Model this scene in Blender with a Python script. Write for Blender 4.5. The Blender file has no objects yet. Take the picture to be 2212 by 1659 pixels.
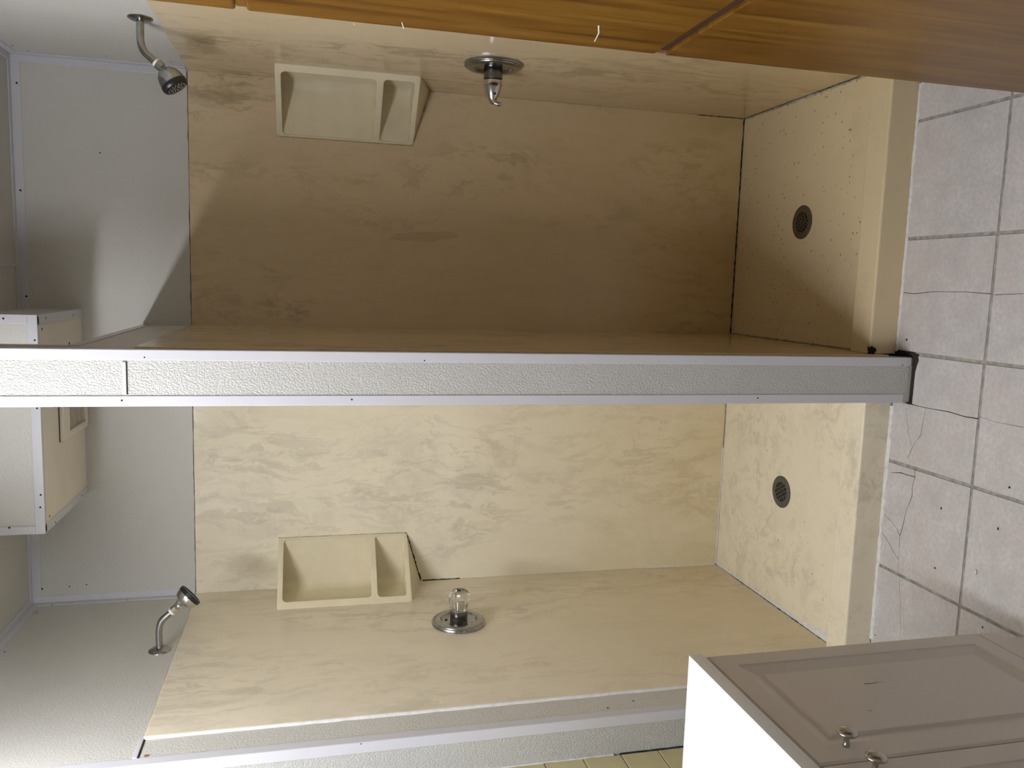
import bpy, bmesh, math, random
from mathutils import Vector, Matrix
random.seed(7)
S = bpy.context.scene
COL = S.collection
V = Vector

# ------------------------------------------------------------------ camera
FPX = 1755.14
YAW, PITCH, ROLL = map(math.radians, (7.234, 13.840, 0.066))
CAM = V((0, 0, 1.59))
fwd = V((-math.sin(YAW)*math.cos(PITCH), math.cos(YAW)*math.cos(PITCH), -math.sin(PITCH)))
rt0 = V((math.cos(YAW), math.sin(YAW), 0))
up0 = rt0.cross(fwd)
RT = math.cos(ROLL)*rt0 + math.sin(ROLL)*up0
UP = -math.sin(ROLL)*rt0 + math.cos(ROLL)*up0
cd = bpy.data.cameras.new('camera')
cam = bpy.data.objects.new('camera', cd); COL.objects.link(cam)
cd.sensor_fit = 'HORIZONTAL'; cd.sensor_width = 36.0; cd.lens = FPX/2212*36
cd.clip_start = 0.02
M = Matrix.Identity(4)                    # the photograph was taken with the phone turned on its side
for i in range(3):
    M[i][0] = -UP[i]; M[i][1] = RT[i]; M[i][2] = -fwd[i]; M[i][3] = CAM[i]
cam.matrix_world = M
S.camera = cam

def ray(p):
    u = 1659-p[1]; v = p[0]
    return (u-829.5)/FPX*RT - (v-1106)/FPX*UP + fwd
def onz(p, z):
    r = ray(p); return CAM + r*((z-CAM.z)/r.z)
def ony(p, y):
    r = ray(p); return CAM + r*((y-CAM.y)/r.y)
def onx(p, x):
    r = ray(p); return CAM + r*((x-CAM.x)/r.x)

# ------------------------------------------------------------------ world, exposure
w = bpy.data.worlds.new('world'); S.world = w; w.use_nodes = True
w.node_tree.nodes['Background'].inputs[0].default_value = (0.05, 0.055, 0.06, 1)
w.node_tree.nodes['Background'].inputs[1].default_value = 0.3
S.view_settings.view_transform = 'Standard'; S.view_settings.look = 'None'
S.view_settings.gamma = 1.0; S.view_settings.use_curve_mapping = False
S.view_settings.exposure = 0.0
TUBE_STRENGTH = 132.0
TUBE_COLOR = (0.96, 0.985, 1.03)

# ------------------------------------------------------------------ materials
class NT:
    def __init__(s, name):
        s.m = bpy.data.materials.new(name); s.m.use_nodes = True
        s.t = s.m.node_tree; s.b = s.t.nodes['Principled BSDF']
    def n(s, typ, **kw):
        x = s.t.nodes.new(typ)
        for k, v in kw.items():
            if k[0] == '_': setattr(x, k[1:], v)
            else: x.inputs[k.replace('__', ' ')].default_value = v
        return x
    def l(s, a, b): s.t.links.new(a, b)
    def pos(s, scale=(1, 1, 1), off=(0, 0, 0), rot=(0, 0, 0)):
        g = s.n('ShaderNodeNewGeometry'); m = s.n('ShaderNodeMapping')
        m.inputs['Scale'].default_value = scale; m.inputs['Location'].default_value = off
        m.inputs['Rotation'].default_value = rot
        s.l(g.outputs['Position'], m.inputs['Vector']); return m.outputs[0]
    def noise(s, vec, scale, detail=4, rough=.55, dist=0):
        x = s.n('ShaderNodeTexNoise', Scale=scale, Detail=detail, Roughness=rough, Distortion=dist)
        s.l(vec, x.inputs['Vector']); return x.outputs['Fac']
    def ramp(s, fac, stops):
        r = s.n('ShaderNodeValToRGB'); e = r.color_ramp.elements
        while len(e) < len(stops): e.new(.5)
        for i, (p, c) in enumerate(stops):
            e[i].position = p; e[i].color = c if len(c) == 4 else (*c, 1)
        s.l(fac, r.inputs[0]); return r.outputs[0]
    def mix(s, fac, a, b, mode='MIX'):
        x = s.n('ShaderNodeMix', _data_type='RGBA', _blend_type=mode)
        for k, v in ((0, fac), (6, a), (7, b)):
            if isinstance(v, (int, float)): x.inputs[k].default_value = v
            elif isinstance(v, tuple): x.inputs[k].default_value = (*v[:3], 1)
            else: s.l(v, x.inputs[k])
        return x.outputs[2]
    def math(s, op, a, b=0.0, clamp=False):
        x = s.n('ShaderNodeMath', _operation=op); x.use_clamp = clamp
        for k, v in ((0, a), (1, b)):
            if isinstance(v, (int, float)): x.inputs[k].default_value = v
            else: s.l(v, x.inputs[k])
        return x.outputs[0]
    def bump(s, h, strength, dist):
        x = s.n('ShaderNodeBump', Strength=strength, Distance=dist)
        s.l(h, x.inputs['Height']); s.l(x.outputs[0], s.b.inputs['Normal'])
    def col(s, c):
        if isinstance(c, tuple): s.b.inputs['Base Color'].default_value = (*c[:3], 1)
        else: s.l(c, s.b.inputs['Base Color'])
    def set(s, **kw):
        for k, v in kw.items():
            k = k.replace('__', ' ')
            if isinstance(v, (int, float, tuple)): s.b.inputs[k].default_value = v
            else: s.l(v, s.b.inputs[k])
        return s.m

def plain(name, c, rough=.5, metal=0.0, var=0.0, vs=30):
    t = NT(name)
    if var:
        f = t.noise(t.pos(), vs, 5)
        d = tuple(x*(1-var) for x in c)
        t.col(t.ramp(f, [(.35, d), (.65, c)]))
    else: t.col(c)
    return t.set(Roughness=rough, Metallic=metal)

def marble(name, base, mid, vein, off, amount=1.0, stretch=(1, 1, .5), rough=.16, spots=0.0, stain=None, brush=None):
    t = NT(name)
    p = t.pos(stretch, off)
    wn = t.n('ShaderNodeTexNoise', Scale=3.2, Detail=5, Roughness=.6); t.l(p, wn.inputs['Vector'])
    wv = t.n('ShaderNodeVectorMath', _operation='MULTIPLY_ADD')
    t.l(wn.outputs['Color'], wv.inputs[0]); wv.inputs[1].default_value = (.34, .34, .34); t.l(p, wv.inputs[2])
    wp = wv.outputs[0]
    n1 = t.noise(wp, 8.0, 9, .70, .6)
    wq = t.n('ShaderNodeVectorMath', _operation='MULTIPLY'); t.l(wp, wq.inputs[0]); wq.inputs[1].default_value = (1, 1, .42)
    n2 = t.noise(wq.outputs[0], 24.0, 9, .70, .5)
    n3 = t.noise(p, 2.6, 4, .55, .5)                      # where the veining gathers
    n4 = t.noise(t.pos((26, 26, 5), off), 4.0, 4, .6)
    patch = t.ramp(n3, [(.44, (0, 0, 0)), (.60, (1, 1, 1))])
    cloud = t.ramp(n1, [(.47, (0, 0, 0)), (.60, (1, 1, 1))])
    vein_f = t.ramp(n2, [(.50, (0, 0, 0)), (.56, (.8, .8, .8)), (.66, (1, 1, 1))])
    f1 = t.math('MULTIPLY', t.math('MULTIPLY', cloud, t.math('ADD', t.math('MULTIPLY', patch, .7), .2)), .55*amount, True)
    f2 = t.math('MULTIPLY', t.math('MULTIPLY', vein_f, t.math('ADD', t.math('MULTIPLY', patch, .8), .12)), .50*amount, True)
    c = t.mix(f1, base, mid)
    c = t.mix(f2, c, vein)
    c = t.mix(t.math('MULTIPLY', n4, .10*amount), c, mid)
    if stain:
        (z0, z1, sc, sf) = stain                          # mineral staining that gathers low down on the panel
        g = t.n('ShaderNodeNewGeometry'); sx = t.n('ShaderNodeSeparateXYZ'); t.l(g.outputs['Position'], sx.inputs[0])
        mr = t.n('ShaderNodeMapRange'); t.l(sx.outputs['Z'], mr.inputs[0])
        mr.inputs[1].default_value = z1; mr.inputs[2].default_value = z0
        mr.inputs[3].default_value = 0; mr.inputs[4].default_value = 1
        nn = t.noise(p, 7, 8, .65, .8)
        ff = t.math('MULTIPLY', mr.outputs[0], t.math('MULTIPLY', t.math('ADD', nn, .15), sf), True)
        c = t.mix(ff, c, sc)
    if brush:                                             # one broad brush-like vein
        (x0, z0, ax_, az_, sl_) = brush
        g2 = t.n('ShaderNodeNewGeometry'); s2 = t.n('ShaderNodeSeparateXYZ'); t.l(g2.outputs['Position'], s2.inputs[0])
        dz = t.math('SUBTRACT', s2.outputs['Z'], z0)
        dx = t.math('SUBTRACT', t.math('SUBTRACT', s2.outputs['X'], x0), t.math('MULTIPLY', dz, sl_))
        uu = t.math('MULTIPLY', t.math('POWER', t.math('ABSOLUTE', t.math('DIVIDE', dz, az_)), 3.0), 1.0)
        vv = t.math('POWER', t.math('DIVIDE', t.math('ADD', dx, t.math('MULTIPLY', t.math('SUBTRACT', n2, .5), .034)), ax_), 2.0)
        ins = t.math('SUBTRACT', 1.0, t.math('ADD', uu, vv), True)
        lines = t.ramp(t.noise(t.pos((160, 1, 3), off), 2.0, 4, .6), [(.38, (.25, .25, .25)), (.6, (1, 1, 1))])
        c = t.mix(t.math('MULTIPLY', t.ramp(ins, [(0, (0, 0, 0)), (.35, (1, 1, 1))]), t.math('MULTIPLY', lines, .42)), c, vein)
    if spots:
        vo = t.n('ShaderNodeTexVoronoi', Scale=66.0, Randomness=1.0); t.l(t.pos((1, 1, 1), off), vo.inputs['Vector'])
        sv = t.n('ShaderNodeSeparateColor'); t.l(vo.outputs['Color'], sv.inputs[0])
        rad = t.math('MULTIPLY', t.math('SUBTRACT', sv.outputs[0], 1-spots), .26/spots)
        g3 = t.n('ShaderNodeNewGeometry'); s3 = t.n('ShaderNodeSeparateXYZ'); t.l(g3.outputs['Position'], s3.inputs[0])
        hit = t.math('MULTIPLY', t.math('MULTIPLY', t.math('LESS_THAN', vo.outputs['Distance'], rad), .66), t.math('GREATER_THAN', s3.outputs['Y'], 2.06))
        c = t.mix(hit, c, (.20, .12, .045))
    t.col(c)
    t.bump(n1, .02, .001)
    return t.set(Roughness=rough, IOR=1.47)

def frp(name, c, scale=150, strength=.5, rough=.42):
    t = NT(name)
    vo = t.n('ShaderNodeTexVoronoi', Scale=scale, Randomness=.85, _feature='SMOOTH_F1'); t.l(t.pos((1, 1, .8)), vo.inputs['Vector'])
    h = t.ramp(vo.outputs['Distance'], [(.1, (1, 1, 1)), (.62, (0, 0, 0))])
    h2 = t.noise(t.pos(), scale*.45, 3)
    hh = t.math('ADD', h, t.math('MULTIPLY', h2, .25))
    t.bump(hh, strength, .0016)
    f = t.noise(t.pos(), 3.0, 4)
    t.col(t.ramp(f, [(.3, tuple(x*.95 for x in c)), (.7, c)]))
    return t.set(Roughness=rough)

CREAM, TAUPE, GREYV = (.88, .81, .645), (.66, .60, .485), (.52, .46, .37)
m_marL = marble('marble_left', CREAM, TAUPE, GREYV, (1.3, .2, .4), 1.1, stain=(.1, 1.1, (.62, .47, .19), .7))
m_marLw = marble('marble_left_side', (.84, .765, .61), (.66, .595, .475), (.50, .44, .35), (4.1, 2.2, .9), 1.0, stain=(.0, 1.0, (.62, .45, .18), .5))
m_marR = marble('marble_right', (.68, .555, .365), (.55, .445, .285), (.32, .245, .145), (7.7, 3.2, 2.4), 1.45, stain=(.05, 1.2, (.56, .385, .12), .7), brush=(.150, 1.218, .017, .125, -.07))  # golden bounced light of the dim stall is put into this base colour
m_panL = marble('marble_pan_left', (.86, .785, .61), (.66, .59, .46), (.48, .41, .31), (2.2, 8.1, 5.0), .85, stretch=(1, 1, 1), rough=.28, spots=.05)
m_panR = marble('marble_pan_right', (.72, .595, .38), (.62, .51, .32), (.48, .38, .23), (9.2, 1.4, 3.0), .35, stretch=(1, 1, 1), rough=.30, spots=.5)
m_frp = frp('textured_white_panel', (.61, .60, .565), 260, .30, .45)
m_frpP = frp('textured_white_panel_post', (.53, .525, .505), 290, .55, .38)  # same textured panel, its colour darkened to offset the strong lamplight
m_ceil = frp('textured_ceiling_panel', (.60, .58, .54), 165, .25, .5)
m_trim = plain('white_plastic_trim', (.61, .61, .65), .35)
m_dark = plain('dark_hole', (.008, .007, .006), .9)
m_grime = plain('dark_grime', (.035, .026, .017), .9, 0, .6, 160)
m_mould = plain('black_mould', (.03, .027, .022), .8, 0, .5, 200)
m_caulk = plain('white_caulk', (.82, .80, .78), .5, 0, .12, 60)
m_caulkD = plain('stained_caulk', (.50, .42, .30), .6, 0, .5, 80)
m_rust = plain('rust_mark', (.25, .09, .02), .8)
m_chrome = plain('chrome', (.62, .61, .60), .13, 1.0)
m_chromeW = plain('worn_chrome', (.42, .42, .42), .24, 1.0, .25, 120)
m_chromeD = plain('dark_chrome', (.20, .20, .21), .2, 1.0)
m_black = plain('black_rubber', (.012, .012, .013), .35)
m_nickel = plain('brushed_nickel', (.46, .43, .39), .2, 1.0)
m_tape = plain('white_thread_tape', (.85, .85, .83), .6)
m_bone = plain('bone_ceramic', (.82, .74, .54), .16, 0, .07, 14)
m_drainL = plain('grey_drain_metal', (.15, .14, .13), .42, .6, .2, 90)
m_drainR = plain('tarnished_drain_metal', (.16, .125, .075), .5, .5, .3, 90)
m_vanity = plain('white_cabinet_foil', (.66, .61, .56), .38)
m_gap = plain('dark_gap', (.05, .04, .035), .8)
m_counter = plain('white_cultured_marble', (.88, .88, .88), .12)
m_grey = plain('painted_wall', (.42, .40, .36), .6)
m_cream_vent = plain('cream_vent_plastic', (.80, .74, .64), .45)

def glass():
    t = NT('clear_acrylic'); t.col((.97, .97, .96))
    return t.set(Roughness=.10, IOR=1.40, Transmission__Weight=1.0)
m_glass = glass()
def emis():
    t = NT('glowing_tube'); t.col((.9, .9, .9))
    return t.set(Emission__Color=(*TUBE_COLOR, 1), Emission__Strength=TUBE_STRENGTH)
m_glow = emis()

def tile_floor():
    t = NT('mottled_grey_tile')
    a = t.noise(t.pos(), 14, 6, .6, .4); b = t.noise(t.pos((1, 1, 1), (5, 3, 1)), 95, 5, .7)
    d = t.noise(t.pos((1, 1, 1), (2, 9, 1)), 6, 3)
    c = t.ramp(a, [(.3, (.54, .515, .51)), (.5, (.61, .585, .58)), (.7, (.68, .65, .645))])
    c = t.mix(t.ramp(d, [(.45, (0, 0, 0)), (.65, (.5, .5, .5))]), c, (.63, .555, .53))
    c = t.mix(t.ramp(b, [(.40, (.5, .5, .5)), (.58, (0, 0, 0))]), c, (.47, .45, .44))
    t.col(c); t.bump(b, .12, .001)
    return t.set(Roughness=.42)
m_tile = tile_floor()
m_grout = plain('grey_grout', (.44, .415, .37), .85, 0, .45, 45)
m_wtile = plain('olive_yellow_tile', (.60, .54, .30), .12, 0, .06, 20)
m_wgrout = plain('pale_grout', (.45, .43, .38), .8)

def wood():
    t = NT('varnished_orange_wood')
    p = t.pos((9, 9, .55))
    n = t.noise(p, 3.0, 7, .62, .7); n2 = t.noise(t.pos((60, 60, 1.6)), 3.5, 5, .6); n3 = t.noise(t.pos((1, 1, .6)), 4.5, 3)
    c = t.ramp(n, [(.34, (.075, .030, .003)), (.46, (.15, .067, .007)), (.56, (.20, .100, .013)), (.70, (.26, .145, .030))])
    c = t.mix(t.math('MULTIPLY', n2, .45), c, (.135, .048, .006))
    c = t.mix(t.ramp(n3, [(.5, (0, 0, 0)), (.75, (.45, .45, .45))]), c, (.23, .115, .035))
    sc = t.noise(t.pos((120, 120, 6), (3, 1, 2)), 3, 3, .7)
    c = t.mix(t.ramp(sc, [(.66, (0, 0, 0)), (.74, (.4, .4, .4))]), c, (.26, .15, .06))
    t.col(c); return t.set(Roughness=.33)
m_wood = wood()
m_woodD = plain('dark_wood_gap', (.065, .027, .008), .6, 0, .4, 60)
m_woodE = plain('raw_wood_edge', (.38, .22, .09), .6, 0, .3, 50)

# ------------------------------------------------------------------ mesh helpers
def new(name, bm, mat, parent=None, smooth=False, sa=None):
    bmesh.ops.recalc_face_normals(bm, faces=bm.faces[:])
    me = bpy.data.meshes.new(name); bm.to_mesh(me); bm.free()
    if smooth or sa:
        for p in me.polygons: p.use_smooth = True
        if sa: me.set_sharp_from_angle(angle=math.radians(sa))
    o = bpy.data.objects.new(name, me); COL.objects.link(o)
    me.materials.append(mat)
    if parent: o.parent = parent
    return o
def box(name, lo, hi, mat, parent=None, bev=0.0, seg=2):
    bm = bmesh.new()
    lo = V(lo); hi = V(hi)
    vs = [bm.verts.new((lo.x if i & 1 == 0 else hi.x, lo.y if i & 2 == 0 else hi.y, lo.z if i & 4 == 0 else hi.z)) for i in range(8)]
    for f in ((0, 2, 3, 1), (4, 5, 7, 6), (0, 1, 5, 4), (2, 6, 7, 3), (0, 4, 6, 2), (1, 3, 7, 5)):
        bm.faces.new([vs[i] for i in f])
    if bev: bmesh.ops.bevel(bm, geom=bm.edges[:], offset=bev, segments=seg, affect='EDGES', profile=.5)
    return new(name, bm, mat, parent)
def frame_from(axis):
    z = V(axis).normalized(); x = V((0, 0, 1)).cross(z)
    if x.length < 1e-4: x = V((1, 0, 0))
    x.normalize(); return x, z.cross(x), z
def lathe(name, prof, origin, axis, mat, parent=None, n=40, sa=40, bulge=None):
    """prof: (radius, distance along axis)"""
    x, y, z = frame_from(axis); o = V(origin); bm = bmesh.new(); rings = []
    for r, h in prof:
        if r < 1e-6: rings.append([bm.verts.new(o+z*h)]); continue
        ring = []
        for k in range(n):
            a = 2*math.pi*k/n; rr = r*(bulge(a, h) if bulge else 1)
            ring.append(bm.verts.new(o+z*h+x*rr*math.cos(a)+y*rr*math.sin(a)))
        rings.append(ring)
    for a, b in zip(rings, rings[1:]):
        for k in range(n):
            k2 = (k+1) % n
            if len(a) == 1 and len(b) == 1: continue
            if len(a) == 1: bm.faces.new((a[0], b[k], b[k2]))
            elif len(b) == 1: bm.faces.new((a[k], b[0], a[k2]))
            else: bm.faces.new((a[k], b[k], b[k2], a[k2]))
    return new(name, bm, mat, parent, sa=sa)
def tube(name, pts, r, mat, parent=None, n=20):
    pts = [V(p) for p in pts]; bm = bmesh.new(); rings = []
    for i, p in enumerate(pts):
        d = (pts[min(i+1, len(pts)-1)]-pts[max(i-1, 0)]).normalized()
        s = V((0, 1, 0)); s = (s-d*s.dot(d)).normalized(); q = d.cross(s)
        rr = r[i] if isinstance(r, (list, tuple)) else r
        rings.append([bm.verts.new(p+(s*math.cos(2*math.pi*k/n)+q*math.sin(2*math.pi*k/n))*rr) for k in range(n)])
    for a, b in zip(rings, rings[1:]):
        for k in range(n): bm.faces.new((a[k], a[(k+1) % n], b[(k+1) % n], b[k]))
    bm.faces.new(rings[0]); bm.faces.new(rings[-1])
    return new(name, bm, mat, parent, sa=50)
def prism(name, poly, z0, z1, mat, parent=None, bev=0.0, T=None):
    """poly in (a,b); extruded z0..z1; T maps (a,b,c) to world"""
    T = T or (lambda a, b, c: V((a, b, c)))
    bm = bmesh.new()
    lo = [bm.verts.new(T(a, b, z0)) for a, b in poly]; hi = [bm.verts.new(T(a, b, z1)) for a, b in poly]
    n = len(poly); bm.faces.new(lo[::-1]); top = bm.faces.new(hi)
    for i in range(n): bm.faces.new((lo[i], lo[(i+1) % n], hi[(i+1) % n], hi[i]))
    if bev:
        bmesh.ops.bevel(bm, geom=list(top.edges), offset=bev, segments=2, affect='EDGES', profile=.5)
    return new(name, bm, mat, parent)
def ribbon(name, pts, widths, thick, normal, mat, parent=None, jitter=0.0):
    """irregular bead along a polyline lying on a plane with the given normal"""
    pts = [V(p) for p in pts]; nrm = V(normal).normalized()
    if not isinstance(widths, (list, tuple)): widths = [widths]*len(pts)
    bm = bmesh.new(); rows = []
    for i, p in enumerate(pts):
        d = (pts[min(i+1, len(pts)-1)]-pts[max(i-1, 0)]).normalized(); s = nrm.cross(d).normalized()
        wd = widths[i]*(1+random.uniform(-jitter, jitter))/2; off = random.uniform(-jitter, jitter)*wd*.5
        rows.append([bm.verts.new(p+s*(off-wd)), bm.verts.new(p+s*(off-wd*.55)+nrm*thick), bm.verts.new(p+s*(off+wd*.55)+nrm*thick), bm.verts.new(p+s*(off+wd))])
    for a, b in zip(rows, rows[1:]):
        for k in range(3): bm.faces.new((a[k], a[k+1], b[k+1], b[k]))
    return new(name, bm, mat, parent)
def dense(a, b, n): a = V(a); b = V(b); return [a.lerp(b, i/n) for i in range(n+1)]
def empty(name, loc): 
    o = bpy.data.objects.new(name, None); o.location = loc; COL.objects.link(o); o.empty_display_size = .05; return o
def struct(o): o['kind'] = 'structure'; return o
def tag(o, label, cat, group=None):
    o['label'] = label; o['category'] = cat
    if group: o['group'] = group
    return o
def pin(p, nrm, parent, r=.0028, mat=None, sx=1.0):
    lathe('pin', [(0, .0006), (r*.7, .0006), (r, 0)], p, nrm, mat or m_dark, parent, n=8)

# ------------------------------------------------------------------ dimensions (metres)
YB, XL, XR = 2.795, -1.070, 0.633            # textured wall faces behind the marble panels
DL, DR, YP, ZD = -.2865, -.1670, 1.880, 2.112  # divider faces, post front, top of the low divider
ZC, ZP, ZPAN, ZCURB = 2.462, 1.966, .050, .086
YC0, YC1 = 1.950, 2.036
XW, YJ = -1.176, 1.800                       # tiled wall plane, jog
XRM, YF = .86, -1.1

# ------------------------------------------------------------------ setting: shell
def box_s(name, lo, hi, mat): return struct(box(name, lo, hi, mat))
floor = box_s('floor', (XW-.1, YF-.1, -.10), (XRM+.1, YB+.1, -.0022), m_grout)
ceiling = box_s('ceiling', (XW-.1, YF-.1, ZC), (XRM+.1, YB+.1, ZC+.1), m_ceil)
wall_back = box_s('wall_back', (XW-.1, YB, -.1), (XRM+.1, YB+.1, ZC), m_frp)
wall_left = box_s('wall_left', (XW-.1, YJ+.003, -.002), (XL, YB, ZC), m_frp)
wall_left_room = box_s('wall_left_room', (XW-.1, YF, -.002), (XW, YJ+.002, ZC), m_grey)
wall_right = box_s('wall_right', (XR, YC0-.07, -.002), (XRM+.1, YB, ZC), m_frp)
wall_right_room = box_s('wall_right_room', (XRM, YF, -.002), (XRM+.1, YC0-.071, ZC), m_grey)
wall_front = box_s('wall_front', (XW-.1, YF-.1, -.002), (XRM+.1, YF, ZC), m_grey)
# the return next to the tiled wall
box('return_panel', (XW+.001, YJ-.002, .0), (XL, YJ+.003, ZC-.001), m_frpP, wall_left)
# divider: full-height post in front, low wall behind it
post = box_s('wall_divider', (DL, YP, -.002), (DR, 1.985, ZC), m_frpP)
box('low_wall', (DL, 1.985, 0), (DR, YB, ZD), m_frp, post)
ZB = 1.980
box('division_bar', (DL+.024, YP-.004, ZB-.0035), (DR-.024, YP, ZB+.0035), m_trim, post, .0012)
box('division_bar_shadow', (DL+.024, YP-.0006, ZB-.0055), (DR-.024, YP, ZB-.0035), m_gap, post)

# soffit (boxed-in duct) under the ceiling
SX0, SX1, SY, SZ = -.706, -.122, 2.362, 2.290
soffit = box_s('wall_soffit', (SX0, SY, SZ), (SX1, YB, ZC), m_frp)
box('under_board', (SX0+.005, SY+.005, SZ-.0015), (SX1-.005, YB-.001, SZ), plain('cream_soffit_board', (.80, .74, .65), .5, 0, .06, 9), soffit)

# marble wall panels -------------------------------------------------
PT = .006
box('marble_panel', (XL+PT, YB-PT, ZPAN+.002), (DL-.0005, YB, ZP), m_marL, wall_back, .0012)
box('marble_panel', (DR+.0005, YB-PT, ZPAN+.002), (XR-PT, YB, ZP), m_marR, wall_back, .0012)
box('marble_panel', (XL, 1.906, ZPAN+.003), (XL+PT, YB-.0005, ZP), m_marLw, wall_left, .0028, 3)
box('marble_panel', (XR-PT, YC0-.06, ZPAN+.003), (XR, YB-.0005, ZP), m_marR, wall_right, .0015)
box('marble_panel', (DR, 1.910, ZPAN+.003), (DR+PT, YB-.0065, ZP), m_marR, post, .0022)
box('marble_panel', (DL-PT, 1.910, ZPAN+.003), (DL, YB-.0065, ZP), m_marL, post, .0022)
# dark joint line above the panels, as sealant that has gone black
for a, b, par in (((XL+.007, ZP), (DL-.001, ZP), wall_back), ((DR+.001, ZP), (XR-.007, ZP), wall_back)):
    ribbon('panel_joint', [V((p.x, YB-.0004, p.z+.0012)) for p in dense((a[0], 0, a[1]), (b[0], 0, b[1]), 40)], .0026, .0004, (0, -1, 0), m_mould, par, .55)
ribbon('panel_joint', [V((XL+.0004, p.y, ZP+.001)) for p in dense((0, 1.93, 0), (0, YB-.01, 0), 30)], .002, .0004, (1, 0, 0), m_caulkD, wall_left, .7)
ribbon('panel_joint', [V((XR-.0004, p.y, ZP+.001)) for p in dense((0, 1.93, 0), (0, YB-.01, 0), 30)], .002, .0004, (-1, 0, 0), m_caulkD, wall_right, .6)

# ------------------------------------------------------------------ plastic trims
TN = [0]
def trim(lo, hi, bev=.0009):
    TN[0] += 1
    return struct(box('trim_%d' % TN[0], lo, hi, m_trim, None, bev))
tw, tt = .024, .0028
def kid(parent, lo, hi): return box('trim_leg', lo, hi, m_trim, parent, .0009)
# inside corners
t1 = trim((XR-tt, YB-tw, ZP+.004), (XR, YB, ZC)); kid(t1, (XR-tw, YB-tt, ZP+.004), (XR-tt, YB, ZC))
t2 = trim((SX1, YB-tt, ZC-tw-.004), (XR-tw, YB, ZC)); kid(t2, (SX1, YB-tw, ZC-tt), (XR-tt, YB-tt, ZC))
t3 = trim((XR-tt, 1.90, ZC-tw), (XR, YB-tw, ZC)); kid(t3, (XR-tw, 1.90, ZC-tt), (XR-tt, YB-tw, ZC))
t4 = trim((XL, YB-tw, ZP+.004), (XL+tt, YB, ZC)); kid(t4, (XL+tt, YB-tt, ZP+.004), (XL+tw, YB, ZC))
t5 = trim((XL+tw, YB-tt, ZC-tw-.004), (SX0, YB, ZC)); kid(t5, (XL+tt, YB-tw, ZC-tt), (SX0, YB-tt, ZC))
t6 = trim((XL, 1.84, ZC-tw), (XL+tt, YB-tw, ZC)); kid(t6, (XL+tt, 1.84, ZC-tt), (XL+tw, YB-tw, ZC))
# ceiling seam
t7 = trim((.004, 1.30, ZC-.003), (.014, YB-tw, ZC))
# soffit edges
t8 = trim((SX0-tt, SY-tt, SZ-tt), (SX1+tt, SY, SZ+.021)); kid(t8, (SX0, SY, SZ-tt), (SX1, SY+.012, SZ-.0015))
t9 = trim((SX0-tt, SY, SZ-tt), (SX0+.022, YB-.002, SZ-.0015)); kid(t9, (SX0-tt, SY, SZ-.0015), (SX0, YB-.002, SZ+.02))
t10 = trim((SX1-.024, SY, SZ-tt), (SX1+tt, YB-.002, SZ-.0015)); kid(t10, (SX1, SY, SZ-.0015), (SX1+tt, YB-.002, SZ+.02))
t11 = trim((SX0-tt, SY-tt, SZ+.021), (SX0+.020, SY, ZC)); kid(t11, (SX0-tt, SY, SZ+.021), (SX0, SY+.02, ZC))
t12 = trim((SX1-.021, SY-tt, SZ+.021), (SX1+tt, SY, ZC)); kid(t12, (SX1, SY, SZ+.021), (SX1+tt, SY+.02, ZC))
t13 = trim((SX0+.024, YB-.006, SZ-.004), (SX1-.026, YB, SZ-.0016))
# outside corners of the post
pt = .0022
t14 = trim((DR-.0215, YP-pt, .006), (DR+pt, YP, ZC), .0015); kid(t14, (DR, YP, .006), (DR+pt, YP+.024, ZC))
t15 = trim((DL-pt, YP-pt, .022), (DL+.0215, YP, ZC), .0015); kid(t15, (DL-pt, YP, .022), (DL, YP+.024, ZC))
# back corner of the post above the low wall, and the cap of the low wall
t16 = trim((DR-.02, 1.985, ZD+.002), (DR, 1.985+pt, ZC)); kid(t16, (DR, 1.962, ZD+.002), (DR+pt, 1.985+pt, ZC))
t17 = trim((DL-pt, 1.975, ZD), (DR+pt, YB-.003, ZD+pt), .0008); kid(t17, (DR, 1.975, ZD-.022), (DR+pt, YB-.003, ZD))
# outside corner where the stall wall meets the return
t18 = trim((XL, YJ-.004, .001), (XL+tt, YJ+.024, ZC), .0012); kid(t18, (XL-.024, YJ-.0048, .001), (XL+tt-.0005, YJ-.002, ZC))
# division bar on the left stall wall in front of the marble panel
t19 = trim((XL, YJ+.024, ZP-.001), (XL+.004, 1.905, ZP+.009), .001)
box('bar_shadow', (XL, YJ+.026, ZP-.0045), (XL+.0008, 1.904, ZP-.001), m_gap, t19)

# fixing pins
for p in ((36, 179), (44, 411), (57, 640)): pin(ony(p, YB-tt), (0, -1, 0), t2, .0032)
for p in ((27, 99), (60, 110), (230, 121), (369, 133)): pin(onx(p, XR-tt), (-1, 0, 0), t1, .0026)
for p in ((7, 688), ): pin(ony(p, SY-tt), (0, -1, 0), t12)
for p in ((75, 735), (88, 1069), (87, 1096), (80, 882)): pin(ony(p, SY-tt), (0, -1, 0), t8, .0026)
pin(onz((91, 711), SZ-tt), (0, 0, -1), t8, .003)
for p in ((99, 687), (158, 681)): pin(onz(p, SZ-tt), (0, 0, -1), t10, .003)
for p in ((120, 1128), (177, 1071)): pin(onz(p, SZ-tt), (0, 0, -1), t9, .003)
pin(ony((20, 1140), SY-tt), (0, -1, 0), t11)
pin(onz((107, 1115), SZ-.0015), (0, 0, -1), t9, .0045, m_rust)
for p in ((91, 1272), ): pin(ony(p, YB-tt), (0, -1, 0), t5)
for p in ((112, 1307), (274, 1296)): pin(onx(p, XL+tt), (1, 0, 0), t4)
for p in ((79, 1323), (10, 1408)): pin(onx(p, XL+tt), (1, 0, 0), t6)
for p in ((312, 772), (917, 779), (1950, 789)): pin(ony(p, YP-pt), (0, -1, 0), t14, .0018)
for p in ((263, 865), (760, 863), (1637, 860)): pin(ony(p, YP-pt), (0, -1, 0), t15, .0022)
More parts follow.
